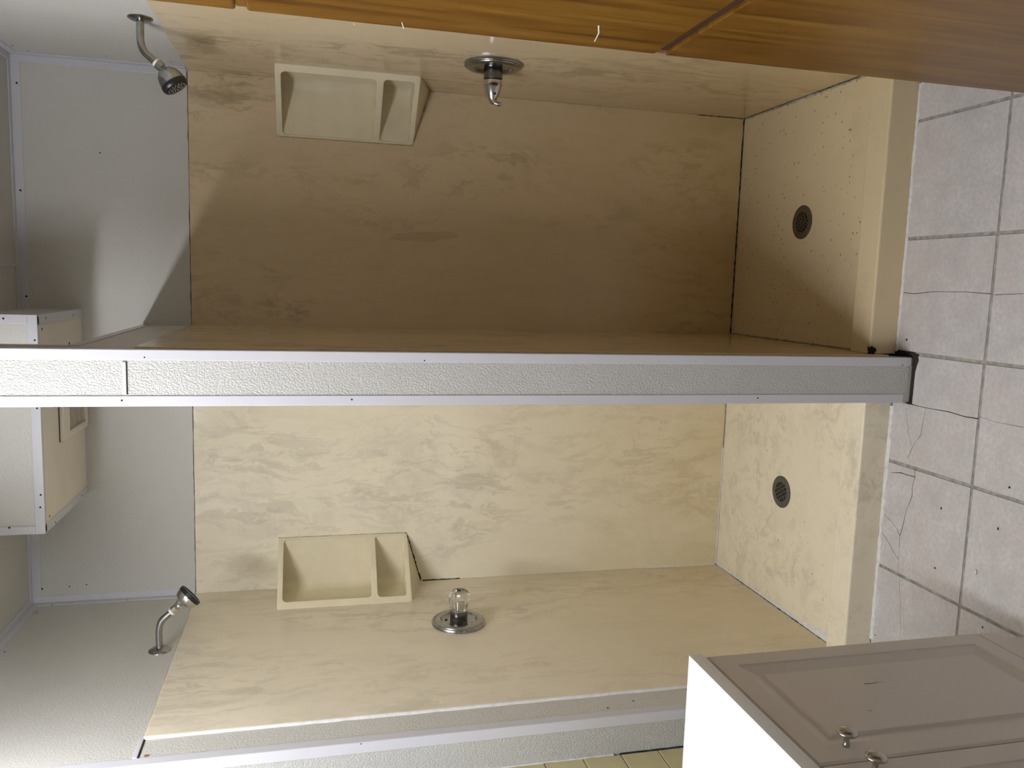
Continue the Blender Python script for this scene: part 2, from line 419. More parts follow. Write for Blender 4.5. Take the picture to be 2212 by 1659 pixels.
pin(onz((150, 742), ZD+pt), (0, 0, 1), t17, .004)
pin(onx((315, 1632), XL+tt), (1, 0, 0), t18, .0045, m_rust); pin(onx((780, 1607), XL+tt), (1, 0, 0), t18, .002)
pin(onx((1313, 1529), XL+tt), (1, 0, 0), t18, .003); pin(onx((1368, 1514), XL+.0005), (1, 0, 0), wall_left, .0028)
for p in ((216, 330), (187, 1263), (150, 1267)): pin(ony(p, YB), (0, -1, 0), wall_back, .0022)

# ------------------------------------------------------------------ fluorescent lamp on the ceiling, in front of the stalls
LX, LZ, LY0, LY1 = -.742, 2.405, .42, 1.60
lamp = tag(empty('fluorescent_lamp', (LX, (LY0+LY1)/2, ZC)), 'white ceiling batten with one long glowing tube above the vanity edge', 'lamp')
h = (LY1-LY0)/2
box('housing', (-.055, -h-.02, -.030), (.055, h+.02, 0), m_trim, lamp, .004)
lathe('tube', [(0, -h), (.026, -h), (.026, h), (0, h)], (0, 0, LZ-ZC), (0, 1, 0), m_glow, lamp, n=24)
for s in (-1, 1): box('tube_holder', (-.03, s*h-.004 if s > 0 else -h-.02, -.090), (.03, h+.02 if s > 0 else -h+.004, -.028), m_trim, lamp, .003)

# ------------------------------------------------------------------ shower pans
def pan(x0, x1, mat, label, drainpos, dmat):
    t = tag(empty('shower_pan', ((x0+x1)/2, (YC0+YB)/2, 0)), label, 'shower pan'); L = t.location
    prof = [(YC0, 0), (YC0, ZCURB), (YC1, ZCURB), (YC1+.006, ZPAN), (YB-.0065, ZPAN), (YB-.0065, 0)]
    bm = bmesh.new()
    a = [bm.verts.new((x0-L.x, y-L.y, z)) for y, z in prof]; b = [bm.verts.new((x1-L.x, y-L.y, z)) for y, z in prof]
    n = len(prof); bm.faces.new(a); bm.faces.new(b[::-1])
    for i in range(n): bm.faces.new((a[i], b[i], b[(i+1) % n], a[(i+1) % n]))
    ed = [e for e in bm.edges if abs((e.verts[0].co-e.verts[1].co).x) > .3 and max(e.verts[0].co.z, e.verts[1].co.z) > ZCURB-.001]
    bmesh.ops.bevel(bm, geom=ed, offset=.006, segments=5, affect='EDGES', profile=.5)
    new('pan_body', bm, mat, t)
    d = V((drainpos[0]-L.x, drainpos[1]-L.y, ZPAN))
    ring = lathe('drain_cover', [(.054, 0), (.054, .0012), (.051, .0026), (.0335, .0026), (.0335, .0004)], d, (0, 0, 1), dmat, t, n=48)
    lathe('drain_well', [(0, .0005), (.0335, .0005)], d, (0, 0, 1), m_dark, ring)
    bm = bmesh.new(); pitch = .0128
    for k in (-1.5, -.5, .5, 1.5):
        c = k*pitch; hl = math.sqrt(max(.0340**2-c*c, 1e-6))
        for rot in (math.radians(32), math.radians(122)):
            ux, uy = V((math.cos(rot), math.sin(rot), 0)), V((-math.sin(rot), math.cos(rot), 0))
            vs = [bm.verts.new(d+uy*(c+s2*.0017)+ux*s1*hl+V((0, 0, zz))) for zz in (.0007, .0025) for s1, s2 in ((-1, -1), (1, -1), (1, 1), (-1, 1))]
            for f in ((0, 1, 2, 3), (4, 5, 6, 7), (0, 1, 5, 4), (1, 2, 6, 5), (2, 3, 7, 6), (3, 0, 4, 7)): bm.faces.new([vs[i] for i in f])
    # solid segments that close the grid to a round-cornered square
    new('drain_grid', bm, dmat, ring)
    return t
GL = 'beige marbled shower pan with raised curb'
panL = pan(XL+PT+.0005, DL-PT-.0005, m_panL, 'clean pale cream shower pan in the brightly lit stall beside the vanity', (-.668, 2.381), m_drainL)
panR = pan(DR+PT+.0005, XR-PT-.0005, m_panR, 'brown-speckled tan shower pan in the dim stall beside the wooden cabinet', (.227, 2.375), m_drainR)

# sealant at the foot of the panels
def bead(name, pts, wd, th, nrm, mat, par, jit=.4): return ribbon(name, pts, wd, th, nrm, mat, par, jit)
bead('sealant_joint', dense((DR+.008, YB-PT-.0008, ZPAN+.0035), (XR-.008, YB-PT-.0008, ZPAN+.0035), 60), .0042, .0006, (0, -1, 0), m_mould, wall_back, .6)
bead('sealant_joint', dense((DL-.008, YB-PT-.0008, ZPAN+.003), (-.62, YB-PT-.0008, ZPAN+.003), 40), .004, .0006, (0, -1, 0), m_caulkD, wall_back, .7)
bead('sealant_joint', dense((-.60, YB-PT-.0008, ZPAN+.003), (XL+.008, YB-PT-.0008, ZPAN+.003), 40), .005, .0012, (0, -1, 0), m_caulk, wall_back, .4)
sl = dense((XL+PT+.003, YB-.012, ZPAN+.0006), (XL+PT+.006, YC1+.012, ZPAN+.0006), 60)
bead('sealant_joint', sl, [.010+.008*(i/60)**2+(.03*max(0, (i-46)/14)) for i in range(61)], .0022, (0, 0, 1), m_caulk, wall_left, .35)
bead('sealant_joint', [V((XL+PT+.0003, p.y, ZPAN+.003)) for p in sl[10:]], .0035, .0005, (1, 0, 0), m_mould, wall_left, .9)
sr = dense((XR-PT-.003, YB-.012, ZPAN+.0006), (XR-PT-.004, YC1+.012, ZPAN+.0006), 60)
bead('sealant_joint', sr, .007, .002, (0, 0, 1), plain('grey_caulk', (.52, .46, .36), .6, 0, .5, 60), wall_right, .5)
bead('sealant_joint', [V((XR-PT-.0003, p.y, ZPAN+.0035)) for p in sr[::1]], .002, .0004, (-1, 0, 0), m_mould, wall_right, .9)
sd = dense((DR+PT+.002, YB-.012, ZPAN+.0006), (DR+PT+.002, YC1+.012, ZPAN+.0006), 60)
bead('sealant_joint', sd, .004, .001, (0, 0, 1), m_caulkD, post, .7)
bead('panel_edge_caulk', [V((XL+PT*.5, 1.9045, p.z)) for p in dense((0, 0, .06), (0, 0, ZP), 50)], .0085, .0012, (.7, -.7, 0), m_caulk, wall_left, .12)
# corner lines: white bead low in the left stall, black spots under the caddy, dark line low in the right stall
bead('corner_joint', dense((XL+PT+.001, YB-PT-.0012, ZPAN+.01), (XL+PT+.001, YB-PT-.0012, .345), 24), .007, .0016, (1, -1, 0), m_caulk, wall_left, .3)
bead('corner_joint', dense((XL+PT+.001, YB-PT-.0012, 1.07), (XL+PT+.001, YB-PT-.0012, 1.205), 14), [.004+.0002*i for i in range(15)], .0012, (1, -1, 0), m_mould, wall_left, .6)
bead('corner_joint', dense((XR-PT-.001, YB-PT-.001, ZPAN+.01), (XR-PT-.001, YB-PT-.001, .24), 20), .003, .0008, (-1, -1, 0), m_mould, wall_right, .8)

# bead along the foot of the curbs
for a, b, wd in (((1986, 182), (1935, 758), .0055), ((1925, 876), (1880, 1378), .0075)):
    p0, p1 = onz(a, 0), onz(b, 0)
    bead('curb_sealant', [V((p.x, YC0-.004, .0003)) for p in dense(p0, p1, 70)], wd*1.9, .0035, (0, 0, 1), m_caulk, floor, .45)

# ------------------------------------------------------------------ floor tiles
G = .0042
XJ = [.7815, .4700, .1570, -.1540, -.4630, -.7705, -1.0800]
YJS = [1.945, 1.6375, 1.3275, 1.0175, .7075, .3975, .0875]
def inset(poly, d):
    n = len(poly); out = []
    area = sum(poly[i][0]*poly[(i+1) % n][1]-poly[(i+1) % n][0]*poly[i][1] for i in range(n))
    sg = 1 if area > 0 else -1
    for i in range(n):
        a, b, c = V(poly[i-1]), V(poly[i]), V(poly[(i+1) % n])
        e1, e2 = (b-a).normalized(), (c-b).normalized()
        n1, n2 = V((-e1.y, e1.x))*sg, V((-e2.y, e2.x))*sg
        m = (n1+n2); m = m/max(m.length_squared/2, .4)
        out.append(tuple(b+m*d))
    return out
def ftile(poly): return prism('floor_tile', poly, -.006, .0012, m_tile, floor, .0009)
full = None
def fpx(l): return [tuple(onz(p, 0).xy) for p in l]
crA = fpx([(1948, 631.5), (1976, 634.5), (2015.6, 630), (2088, 630.6), (2142, 635)])
crA2 = fpx([(2151, 637), (2180, 635.5), (2211, 634.5)])
crB = fpx([(1969, 873), (1984, 877), (2001, 881), (2049.5, 889.7), (2086, 900), (2114, 904.6)])
shared = {}
for i in range(len(XJ)-1):
    for j in range(len(YJS)-1):
        x1, x0, y1, y0 = XJ[i]-G, XJ[i+1]+G, YJS[j]-(0 if j == 0 else G), YJS[j+1]+G
        if x0 < XW: x0 = XW+.002
        if j == 0 and i == 2:
            a, b = (crA[0][0], y1), (crA[-1][0], y0)
            cr = [a]+crA[1:-1]+[b]
            ftile(inset(cr+[(x1, y0), (x1, y1)], .0006)); ftile(inset(cr[::-1]+[(x0, y1), (x0, y0)], .0006)); continue
        if j == 1 and i == 2:
            c0 = crA2[0][0]; cr = [(c0, y1), crA2[1], crA2[2], (crA2[2][0]+.004, y0)]
            ftile(inset(cr+[(x1, y0), (x1, y1)], .0005)); ftile(inset(cr[::-1]+[(x0, y1), (x0, y0)], .0005)); continue
        if j == 0 and i == 3:
            cr = [(DL-.006, YP-.010)]+crB[1:-1]+[(crB[-1][0], y0)]
            ftile(inset(cr+[(x1, y0), (x1, YP-.012)], .0008))
            ftile(inset(cr[::-1]+[(DL-.006, y1), (x0, y1), (x0, y0)], .0008)); continue
        key = (round(x1-x0, 3), round(y1-y0, 3))
        if key in shared:
            o = shared[key][0].copy(); COL.objects.link(o); o.parent = floor
            o.location = (x0-shared[key][1], y0-shared[key][2], 0)
        else:
            shared[key] = (ftile([(x0, y0), (x1, y0), (x1, y1), (x0, y1)]), x0, y0)
# hairline cracks in the tiles
def hair(px, wd=.0011):
    ribbon('hairline_crack', [V((*q, .00125)) for q in fpx(px)], wd, .0002, (0, 0, 1), m_grime, floor, .5)
hair([(2001, 882), (1994, 915), (1990, 940), (1978, 955), (1971, 968), (1962, 990)])
hair([(1970, 962), (1963, 935), (1958, 880)], .0006)
hair([(2116, 900), (2150, 911), (2212, 923)], .0008)
hair([(1977, 1013), (1977, 1030), (1972, 1050), (1971, 1072), (1959, 1102), (1950, 1140), (1945, 1157)], .0016)
hair([(1945, 1157), (1943, 1185), (1941, 1210), (1942, 1243)], .0010)
hair([(1904, 1105), (1925, 1125), (1937, 1140), (1945, 1157)], .0013)
hair([(1902, 1146), (1917, 1166), (1930, 1190), (1941, 1208)], .0012)
hair([(1926, 1021), (1947, 1021), (1958, 1025), (1977, 1030)], .0018)
hair([(1944, 1252), (1945, 1300), (1946, 1374)], .0006)
hair([(2060, 1148), (2070, 1158), (2074, 1170)], .0005)
# dark ribbons laid in the two broad cracks to deepen their tone
for cr_, wd_ in ((crA, .0021), (crA2, .0016), (crB, .0024)):
    ribbon('crack_dark', [V((*q, .0008)) for q in cr_], wd_, .0005, (0, 0, 1), m_grime, floor, .6)
# dirt packed round the foot of the post
def blob(name, px, z, mat, par, th=.002, sub=2):
    P_ = [V((*q, 0)) for q in fpx(px)]; pts = []
    for i in range(len(P_)):
        a, b = P_[i], P_[(i+1) % len(P_)]
        for k in range(4): pts.append(a.lerp(b, k/4)+V((random.uniform(-.0012, .0012), random.uniform(-.0012, .0012), 0)))
    prism(name, [(p.x, p.y) for p in pts], z, z+th, mat, par)
blob('grime_patch', [(1926, 757), (1940, 755), (1964, 759), (1984, 765), (1986, 778), (1978, 800), (1974, 830), (1971, 872), (1962, 872), (1967, 820), (1973, 776), (1925, 772)], -.0015, m_grime, floor, .0036)
blob('grime_patch', [(1927, 757), (1950, 757), (1962, 762), (1960, 772), (1926, 771)], .0021, m_dark, floor, .0009)
blob('grime_patch', [(1959, 864), (1970, 864), (1970, 873), (1959, 872)], .0021, m_dark, floor, .0009)
# clump of dirt on the curb against the post
bm = bmesh.new(); bmesh.ops.create_icosphere(bm, subdivisions=3, radius=1)
for v in bm.verts:
    d = 1+.55*math.sin(9*v.co.x+3*v.co.y)*math.cos(7*v.co.y+5*v.co.z); v.co = V((v.co.x*.010*d, v.co.y*.016*d, v.co.z*.005*d))
q = onz((1883, 762), ZCURB)
o = new('grime_patch', bm, m_grime, panR); o.location = V((DR+PT+.010, q.y, ZCURB+.001))-panR.location
# bits lying on the floor
def bit(name, px, r, mat, label, cat, z=.0013, sx=1, sy=1, grp=None):
    bm = bmesh.new(); bmesh.ops.create_icosphere(bm, subdivisions=2, radius=1)
    for v in bm.verts: v.co = V((v.co.x*r*sx*(1+.3*math.sin(7*v.co.y)), v.co.y*r*sy, v.co.z*r*.35))
    p = onz(px, z); o = new(name, bm, mat, None, smooth=True); o.location = (p.x, p.y, z+r*.34)
    return tag(o, label, cat, grp)
bit('paint_flake', (2109, 1236), .0065, m_caulk, 'small white paint flake lying on the grey floor tile', 'flake', sx=1.1, sy=.5)
for p, r in (((2020, 1227), .0028), ((2181, 1053), .0028), ((1891, 1372), .002), ((2123, 1355), .0022), ((1959, 734), .003)):
    bit('dirt_crumb', p, r, m_grime, 'tiny dark dirt crumb lying on the grey floor tile', 'crumb', grp='dirt crumbs on the floor tiles')
for p in ((2034, 1098), (2157, 1142)):
    bit('hair_clipping', p, .005, m_grime, 'short thin dark fibre lying on the grey floor tile', 'fibre', sx=.7, sy=.2, grp='dark fibres on the floor tiles')
bit('steel_staple', (1837, 281), .0075, m_chromeD, 'small bent grey staple lying in the speckled tan shower pan', 'staple', z=ZPAN+.0005, sx=.12, sy=.9)

# ------------------------------------------------------------------ shower heads
def arc(p0, p1, p2, n):
    return [(1-t)**2*V(p0)+2*t*(1-t)*V(p1)+t*t*V(p2) for t in [i/n for i in range(n+1)]]
def head_common(wallx, y, z, s, label, bendx, tip):
    t = tag(empty('wall_shower', (wallx, y, z)), label, 'shower head')
    lathe('flange', [(0, .0095), (.009, .0095), (.014, .009), (.024, .006), (.030, .002), (.0305, 0)], (0, 0, 0), (s, 0, 0), m_chromeW, t, n=48)
    b = V((s*bendx, 0, .002)); e = V(tip)
    pts = [V((0, 0, 0)), V((s*bendx*.45, 0, .001))]+arc(V((s*bendx*.5, 0, .001)), b, b.lerp(e, .42), 10)+[e]
    tube('arm', pts, .0094, m_chromeW, t, 24)
    return t, (e-b).normalized(), e
# left stall: round bowl with a black rim
tL, d, e = head_common(XL, 2.378, 2.011, 1, 'chrome shower head with round bowl and thin black rim over the cream pan', .082, (.112, 0, -.033))
lathe('thread_tape', [(.0098, 0), (.0108, .001), (.0108, .006), (.0098, .007)], e-d*.002, d, m_tape, tL)
e1 = e+d*.005
lathe('collar', [(.0098, 0), (.0118, .001), (.0118, .013), (.0105, .0155), (.0085, .0165), (.0085, .019)], e1, d, m_chrome, tL, n=8, sa=20)
lathe('swivel_ball', [(.007, 0), (.0125, .005), (.0138, .011), (.0125, .017), (.007, .022)], e1+d*.013, d, m_chrome, tL)
ax = V((.64, .24, -.72)).normalized(); h0 = e1+d*.029
lathe('neck', [(.0125, 0), (.0165, .002), (.0165, .010), (.0185, .013)], h0-ax*.004, ax, m_chrome, tL, n=12, sa=20)
lathe('bowl', [(.0165, .004), (.025, .007), (.0305, .013), (.0335, .021), (.0342, .027)], h0, ax, m_chrome, tL, n=48)
lathe('rim', [(.0342, .027), (.0355, .0285), (.0355, .037), (.0335, .0392), (.029, .0395), (.027, .037), (0, .037)], h0, ax, m_black, tL, n=48)
# right stall: bell with a black face full of nozzles
tR, d, e = head_common(XR, 2.300, 2.009, -1, 'dull chrome bell shower head with black studded spray face in the dim stall', .074, (-.104, 0, -.034))
lathe('thread_tape', [(.0098, 0), (.0106, .001), (.0106, .005), (.0098, .006)], e-d*.002, d, m_tape, tR)
e1 = e+d*.004
lathe('collar', [(.0098, 0), (.0124, .001), (.0124, .014), (.0105, .0165), (.008, .018), (.008, .024)], e1, d, m_chromeW, tR, n=8, sa=20)
ax = V((-.82, -.10, -.56)).normalized(); h0 = e1+d*.021
bell = lathe('bell', [(.006, -.004), (.0105, -.002), (.0185, .003), (.0265, .013), (.031, .026), (.0330, .040)], h0, ax, m_chromeW, tR, n=48)
face = lathe('spray_face', [(.0330, .040), (.0336, .041), (.0330, .049), (.0300, .0535), (.025, .0545), (0, .0535)], h0, ax, m_black, tR, n=48)
fx, fy, fz = frame_from(ax)
m_noz = plain('grey_nozzle', (.20, .18, .15), .5)
for k, (rr, cnt) in enumerate(((.0225, 16), (.0145, 10), (.007, 5))):
    for i in range(cnt):
        a = 2*math.pi*(i+.3*k)/cnt
        lathe('nozzle', [(0, .0042), (.0009, .0042), (.0015, 0)], h0+ax*.0540+fx*rr*math.cos(a)+fy*rr*math.sin(a), ax, m_noz, face, n=6)

# ------------------------------------------------------------------ shower valves
def valve_base(wallx, y, z, s, label, met):
    t = tag(empty('shower_valve', (wallx, y, z)), label, 'shower valve'); A = (s, 0, 0)
    lathe('escutcheon', [(.0845, 0), (.0850, .005), (.0835, .0085), (.0800, .0095), (.0785, .0095), (.0775, .0120), (.0745, .0140), (.0600, .0155), (.0575, .0150), (.0540, .0090), (.0510, .0072), (.030, .0068), (0, .0068)], (0, 0, 0), A, met, t, n=72, sa=30)
    lathe('sleeve', [(.0275, .006), (.0275, .042), (.0265, .0435), (.0, .0435)], (0, 0, 0), A, m_chromeD, t, n=40, sa=30)
    lathe('screw', [(.0045, .0065), (.0042, .0085), (0, .0087)], (0, s*.012, .038), A, m_dark, t, n=12)
    lathe('screw', [(.0045, .0065), (.0042, .0085), (0, .0087)], (0, -s*.012, -.038), A, m_chrome, t, n=12)
    return t, A
vL, A = valve_base(XL+PT, 2.410, 1.140, 1, 'chrome shower valve with clear faceted acrylic knob in the bright stall', m_chromeW)
def facet(a, h): return 1+.045*math.cos(8*a)
knob = lathe('knob', [(0, .0455), (.0250, .0455), (.0265, .049), (.0310, .062), (.0328, .074), (.0318, .087), (.0280, .100), (.0245, .1050), (.0200, .1060), (0, .1052)], (0, 0, 0), A, m_glass, vL, n=64, sa=12, bulge=facet)
lathe('knob_stem', [(.011, .0460), (.011, .072), (.007, .076), (0, .076)], (0, 0, 0), A, m_chrome, knob)
lathe('knob_screw', [(.0045, .1056), (.0040, .1066), (0, .1066)], (0, 0, 0), A, m_dark, knob, n=10)
lathe('knob_ring', [(.0270, .0435), (.0270, .0452), (0, .0452)], (0, 0, 0), A, m_chrome, vL)
vR, A = valve_base(XR-PT, 2.384, 1.083, -1, 'dull chrome shower valve with pointed metal lever handle in the dim stall', m_chromeW)
lathe('groove_ring', [(.0245, .0435), (.0245, .0475), (0, .0475)], (0, 0, 0), A, m_black, vR)
hd = lathe('lever_handle', [(.0262, .0475), (.0268, .050), (.0262, .060), (.0235, .074), (.0185, .088), (.0125, .100), (.0075, .108), (.0040, .1120), (0, .1135)], (0, 0, 0), A, m_chrome, vR, n=40)
tip = [V((-.1040, -.004, -.002)), V((-.1100, -.006, -.008)), V((-.1130, -.008, -.017)), V((-.1105, -.009, -.028))]
tube('lever_tip', [tip[0], tip[0].lerp(tip[1], .5), tip[1], tip[1].lerp(tip[2], .5), tip[2], tip[2].lerp(tip[3], .5), tip[3]], [.0065, .0062, .0058, .0062, .0066, .0052, .0018], m_chrome, hd, 16)
lathe('lever_screw', [(.0035, .0), (.003, .002), (0, .002)], (-.086, -.0185, -.003), (-.5, -.86, 0), m_dark, hd, n=10)

# ------------------------------------------------------------------ corner soap caddies
def caddy(cx, s, label):
    """cx: face of the side wall panel, s=+1 when the stall lies towards +X"""
    cy = YB-PT; leg = .180; leg2 = .186; z0, z1 = 1.262, 1.700
    t = tag(empty('corner_soap_caddy', (cx, cy, z0)), label, 'soap caddy')
    P0 = V((0, -leg2, 0)); P1 = V((s*leg, 0, 0))          # side-wall end, back-wall end (local)
    dl = (P1-P0); W_ = dl.length; ex = dl.normalized(); nrm = V((s*leg2, -leg, 0)).normalized()
    H = z1-z0
    def rrect(x0, y0, x1, y1, r, n=6):
        out = []
        for (cx_, cy_, a0) in ((x1-r, y1-r, 0), (x0+r, y1-r, 90), (x0+r, y0+r, 180), (x1-r, y0+r, 270)):
            for k in range(n+1):
                a = math.radians(a0+90*k/n); out.append((cx_+r*math.cos(a), cy_+r*math.sin(a)))
        return out
    cu = bpy.data.curves.new('tmp', 'CURVE'); cu.dimensions = '2D'; cu.fill_mode = 'BOTH'; cu.extrude = .0035; cu.bevel_depth = .0022; cu.bevel_resolution = 2
    ZM = .118
    loops = [rrect(.003, .003, W_-.003, H-.003, .006), rrect(.024, ZM+.013, W_-.005, H-.016, .016), rrect(.022, .014, W_-.005, ZM-.003, .014)]
    for lp in loops:
        sp = cu.splines.new('POLY'); sp.points.add(len(lp)-1); sp.use_cyclic_u = True
        for q, (a, b) in zip(sp.points, lp): q.co = (a, b, 0, 1)
    co = bpy.data.objects.new('tmp', cu); COL.objects.link(co)
    dg = bpy.context.evaluated_depsgraph_get(); me = bpy.data.meshes.new_from_object(co.evaluated_get(dg))
    bpy.data.objects.remove(co); bpy.data.curves.remove(cu)
    mat = Matrix.Identity(4)
    for i in range(3):
        mat[i][0] = ex[i]; mat[i][1] = (0, 0, 1)[i]; mat[i][2] = nrm[i]; mat[i][3] = (P0-nrm*.006)[i]
    me.transform(mat); me.materials.clear(); me.materials.append(m_bone); me.name = 'front_frame'
    if s < 0: me.flip_normals()
    for pl_ in me.polygons: pl_.use_smooth = False
    o = bpy.data.objects.new('front_frame', me); COL.objects.link(o); o.parent = t
    tri = [(0.0008*s, -.0008), (0.0008*s, -leg2+.006), (s*(leg-.006), -.0008)]
    prism('top_plate', tri, H-.013, H-.001, m_bone, t)
    sh = prism('shelf', tri, ZM, ZM+.011, m_bone, t)
    prism('shelf', tri, .003, .013, m_bone, t)
    # small raised lips along the shelf fronts
    for zz, par in ((ZM+.011, t), (.013, t)):
        a = P0+ex*.026-nrm*.012; b = P1-ex*.018-nrm*.012
        tube('shelf_lip', [V((p.x, p.y, zz+.0015+.0008*math.sin(i*1.7))) for i, p in enumerate(dense(a, b, 14))], .0028, m_bone, t, 8)
    # lining of the niche: curved sheet that closes the corner
    bm = bmesh.new(); rows = []
    r = .035; pl = [(.002*s, -leg2+.008)]+[(s*(.002+r-r*math.cos(math.radians(a))), -.002-r+r*math.sin(math.radians(a))) for a in range(0, 91, 15)]+[(s*(leg-.008), -.002)]
    for z in (.004, H-.004): rows.append([bm.verts.new((x, y, z)) for x, y in pl])
    for i in range(len(pl)-1): bm.faces.new((rows[0][i], rows[0][i+1], rows[1][i+1], rows[1][i]))
    o = new('niche_lining', bm, m_bone, t, sa=50)
    # tapering underside
    bm = bmesh.new(); a = [bm.verts.new((x, y, .003)) for x, y in ((.0006*s, -.0006), (.0006*s, -leg2+.002), (s*(leg-.002), -.0006))]
    ap = bm.verts.new((.0006*s, -.0006, -.050)); bm.faces.new(a)
    for i in range(3): bm.faces.new((a[i], a[(i+1) % 3], ap))
    new('underside', bm, m_bone, t)
    # sealant round the edges
    mo = m_mould if s > 0 else m_caulkD
    ribbon('edge_sealant', dense(V((s*leg, -.0006, .004)), V((s*.004, -.0006, -.050)), 24), .005, .0008, (0, -1, 0), mo, t, .6)
    ribbon('edge_sealant', dense(V((s*leg+s*.001, -.0006, .004)), V((s*leg+s*.001, -.0006, H)), 24), .0022, .0006, (0, -1, 0), m_caulkD, t, .4)
    return t
caddy(XL+PT, 1, 'bone corner soap caddy with two niches and black mouldy underside, above the clear knob')
caddy(XR-PT, -1, 'shaded bone corner soap caddy with two niches, above the pointed lever handle')

# ------------------------------------------------------------------ vent grille under the soffit
vx0, vx1, vy0, vy1 = -.489, -.255, 2.520, 2.790
vt = tag(empty('vent_grille', ((vx0+vx1)/2, (vy0+vy1)/2, SZ)), 'cream slatted exhaust vent grille under the boxed-in duct', 'vent'); o = vt.location
zb = -.0016
box('frame_bar', (vx0-o.x, vy0-o.y, zb-.012), (vx1-o.x, vy0+.062-o.y, zb), m_cream_vent, vt, .003)
box('frame_bar', (vx0-o.x, vy1-.018-o.y, zb-.010), (vx1-o.x, vy1-o.y, zb), m_cream_vent, vt, .003)
box('frame_bar', (vx0-o.x, vy0+.0625-o.y, zb-.010), (vx0+.020-o.x, vy1-.0185-o.y, zb), m_cream_vent, vt, .003)
box('frame_bar', (vx1-.020-o.x, vy0+.0625-o.y, zb-.010), (vx1-o.x, vy1-.0185-o.y, zb), m_cream_vent, vt, .003)
box('vent_opening', (vx0+.02-o.x, vy0+.0625-o.y, zb-.0012), (vx1-.02-o.x, vy1-.0185-o.y, zb-.0002), m_dark, vt)
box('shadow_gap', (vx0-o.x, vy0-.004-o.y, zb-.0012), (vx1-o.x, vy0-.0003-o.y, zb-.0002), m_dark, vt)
yy = vy0+.068
while yy < vy1-.022:
    box('louver', (vx0+.0205-o.x, yy-o.y, zb-.0024), (vx1-.0205-o.x, yy+.0058-o.y, zb-.0015), m_cream_vent, vt)
    yy += .0128

# ------------------------------------------------------------------ vanity
VX0, VXF, VY1, VY0, VZ = XW+.012, -.757, 1.428, .64, .818
van = tag(empty('vanity_cabinet', ((VX0+VXF)/2, (VY0+VY1)/2, 0)), 'white vanity cabinet with raised-panel doors and nickel knobs', 'cabinet'); o = van.location
def vb(name, lo, hi, mat, par=None, bev=.0012): return box(name, V(lo)-o, V(hi)-o, mat, par or van, bev)
for nm, lo, hi in (('side_panel', (VX0, VY1-.018, .10), (VXF-.019, VY1, VZ)), ('side_panel', (VX0, VY0, .10), (VXF-.019, VY0+.018, VZ)),
                   ('back_panel', (VX0, VY0+.0185, .10), (VX0+.008, VY1-.0185, VZ)), ('bottom_panel', (VX0+.0085, VY0+.0185, .10), (VXF-.019, VY1-.0185, .118)),
                   ('face_frame', (VXF-.0185, VY0, .10), (VXF, VY1, VZ))): vb(nm, lo, hi, m_vanity)
vb('toe_kick', (VX0, VY0+.004, 0), (VXF-.0005+.001, VY1-.001, .0995), m_vanity)
def door(y0, y1, z0, z1, knoby, knobz):
    """raised-panel door: frame, sloped groove, centre field"""
    d = V((0, 0, 0)); XF = VXF+.019
    bm = bmesh.new()
    steps = [(0, VXF+.001), (0, XF-.004), (.0035, XF), (.046, XF), (.0475, XF-.0030), (.074, XF-.0110), (.0785, XF-.0110), (.0815, XF-.0060)]
    rings = []
    for ins, x in steps:
        rings.append([bm.verts.new(V((x, yy, zz))-o) for yy, zz in ((y0+ins, z0+ins), (y1-ins, z0+ins), (y1-ins, z1-ins), (y0+ins, z1-ins))])
    for a, b in zip(rings, rings[1:]):
        for k in range(4): bm.faces.new((a[k], a[(k+1) % 4], b[(k+1) % 4], b[k]))
    bm.faces.new(rings[-1]); bm.faces.new(rings[0])
    dr = new('door', bm, m_vanity, van)
    lathe('knob', [(.0055, 0), (.0055, .004), (.0046, .006), (.0046, .017), (.006, .0185), (.0135, .0205), (.0165, .0225), (.0170, .0245), (.0160, .0265), (.012, .0290), (.006, .0302), (0, .0305)], V((XF, knoby, knobz))-o, (1, 0, 0), m_nickel, dr, n=40, sa=50)
    return dr
door(1.046, 1.426, .155, .812, 1.083, .735)
door(.655, 1.0415, .155, .812, 1.012, .735)
vb('door_gap', (VXF, 1.0418, .155), (VXF+.0008, 1.0457, .812), m_gap, None, 0)
vb('bottom_rail', (VXF, VY0, .1005), (VXF+.016, VY1-.001, .150), m_vanity)
# scuff marks on the first door's centre field
mk = m_grime
XFd = VXF+.019-.0060
dr0 = [c for c in van.children if c.name.startswith('door')][0]
def mark(px, wd):
    ribbon('scuff_mark', [onx(p, XFd+.0003)-o for p in px], wd, .0001, (1, 0, 0), mk, dr0, .4)
mark([(1866, 1477), (1884, 1476), (1898, 1473)], .0014); mark([(1902, 1472), (1911, 1474)], .001); mark([(1874, 1535), (1884, 1535)], .001)

# countertop with a moulded round basin
ct = tag(empty('vanity_countertop', ((VX0+VXF)/2, 1.03, .8195)), 'glossy white vanity countertop with moulded round basin', 'countertop'); o2 = ct.location
CX0, CX1, CY0, CY1, CZ = XW+.011, -.734, .62, 1.430, .850
bx, by, br = -.950, 1.00, .203
bm = bmesh.new()
NB = 64
def outer(a):
    c, s_ = math.cos(a), math.sin(a)
    tx = ((CX1-bx) if c > 0 else (CX0-bx))/c if abs(c) > 1e-9 else 1e9
    ty = ((CY1-by) if s_ > 0 else (CY0-by))/s_ if abs(s_) > 1e-9 else 1e9
    tt_ = min(tx, ty); return (bx+c*tt_, by+s_*tt_)
ANG = sorted([2*math.pi*k/NB for k in range(NB)]+[math.atan2(yy-by, xx-bx) % (2*math.pi) for xx in (CX0, CX1) for yy in (CY0, CY1)])
N2 = len(ANG)
def ringv(f): return [bm.verts.new(V(f(a))-o2) for a in ANG]
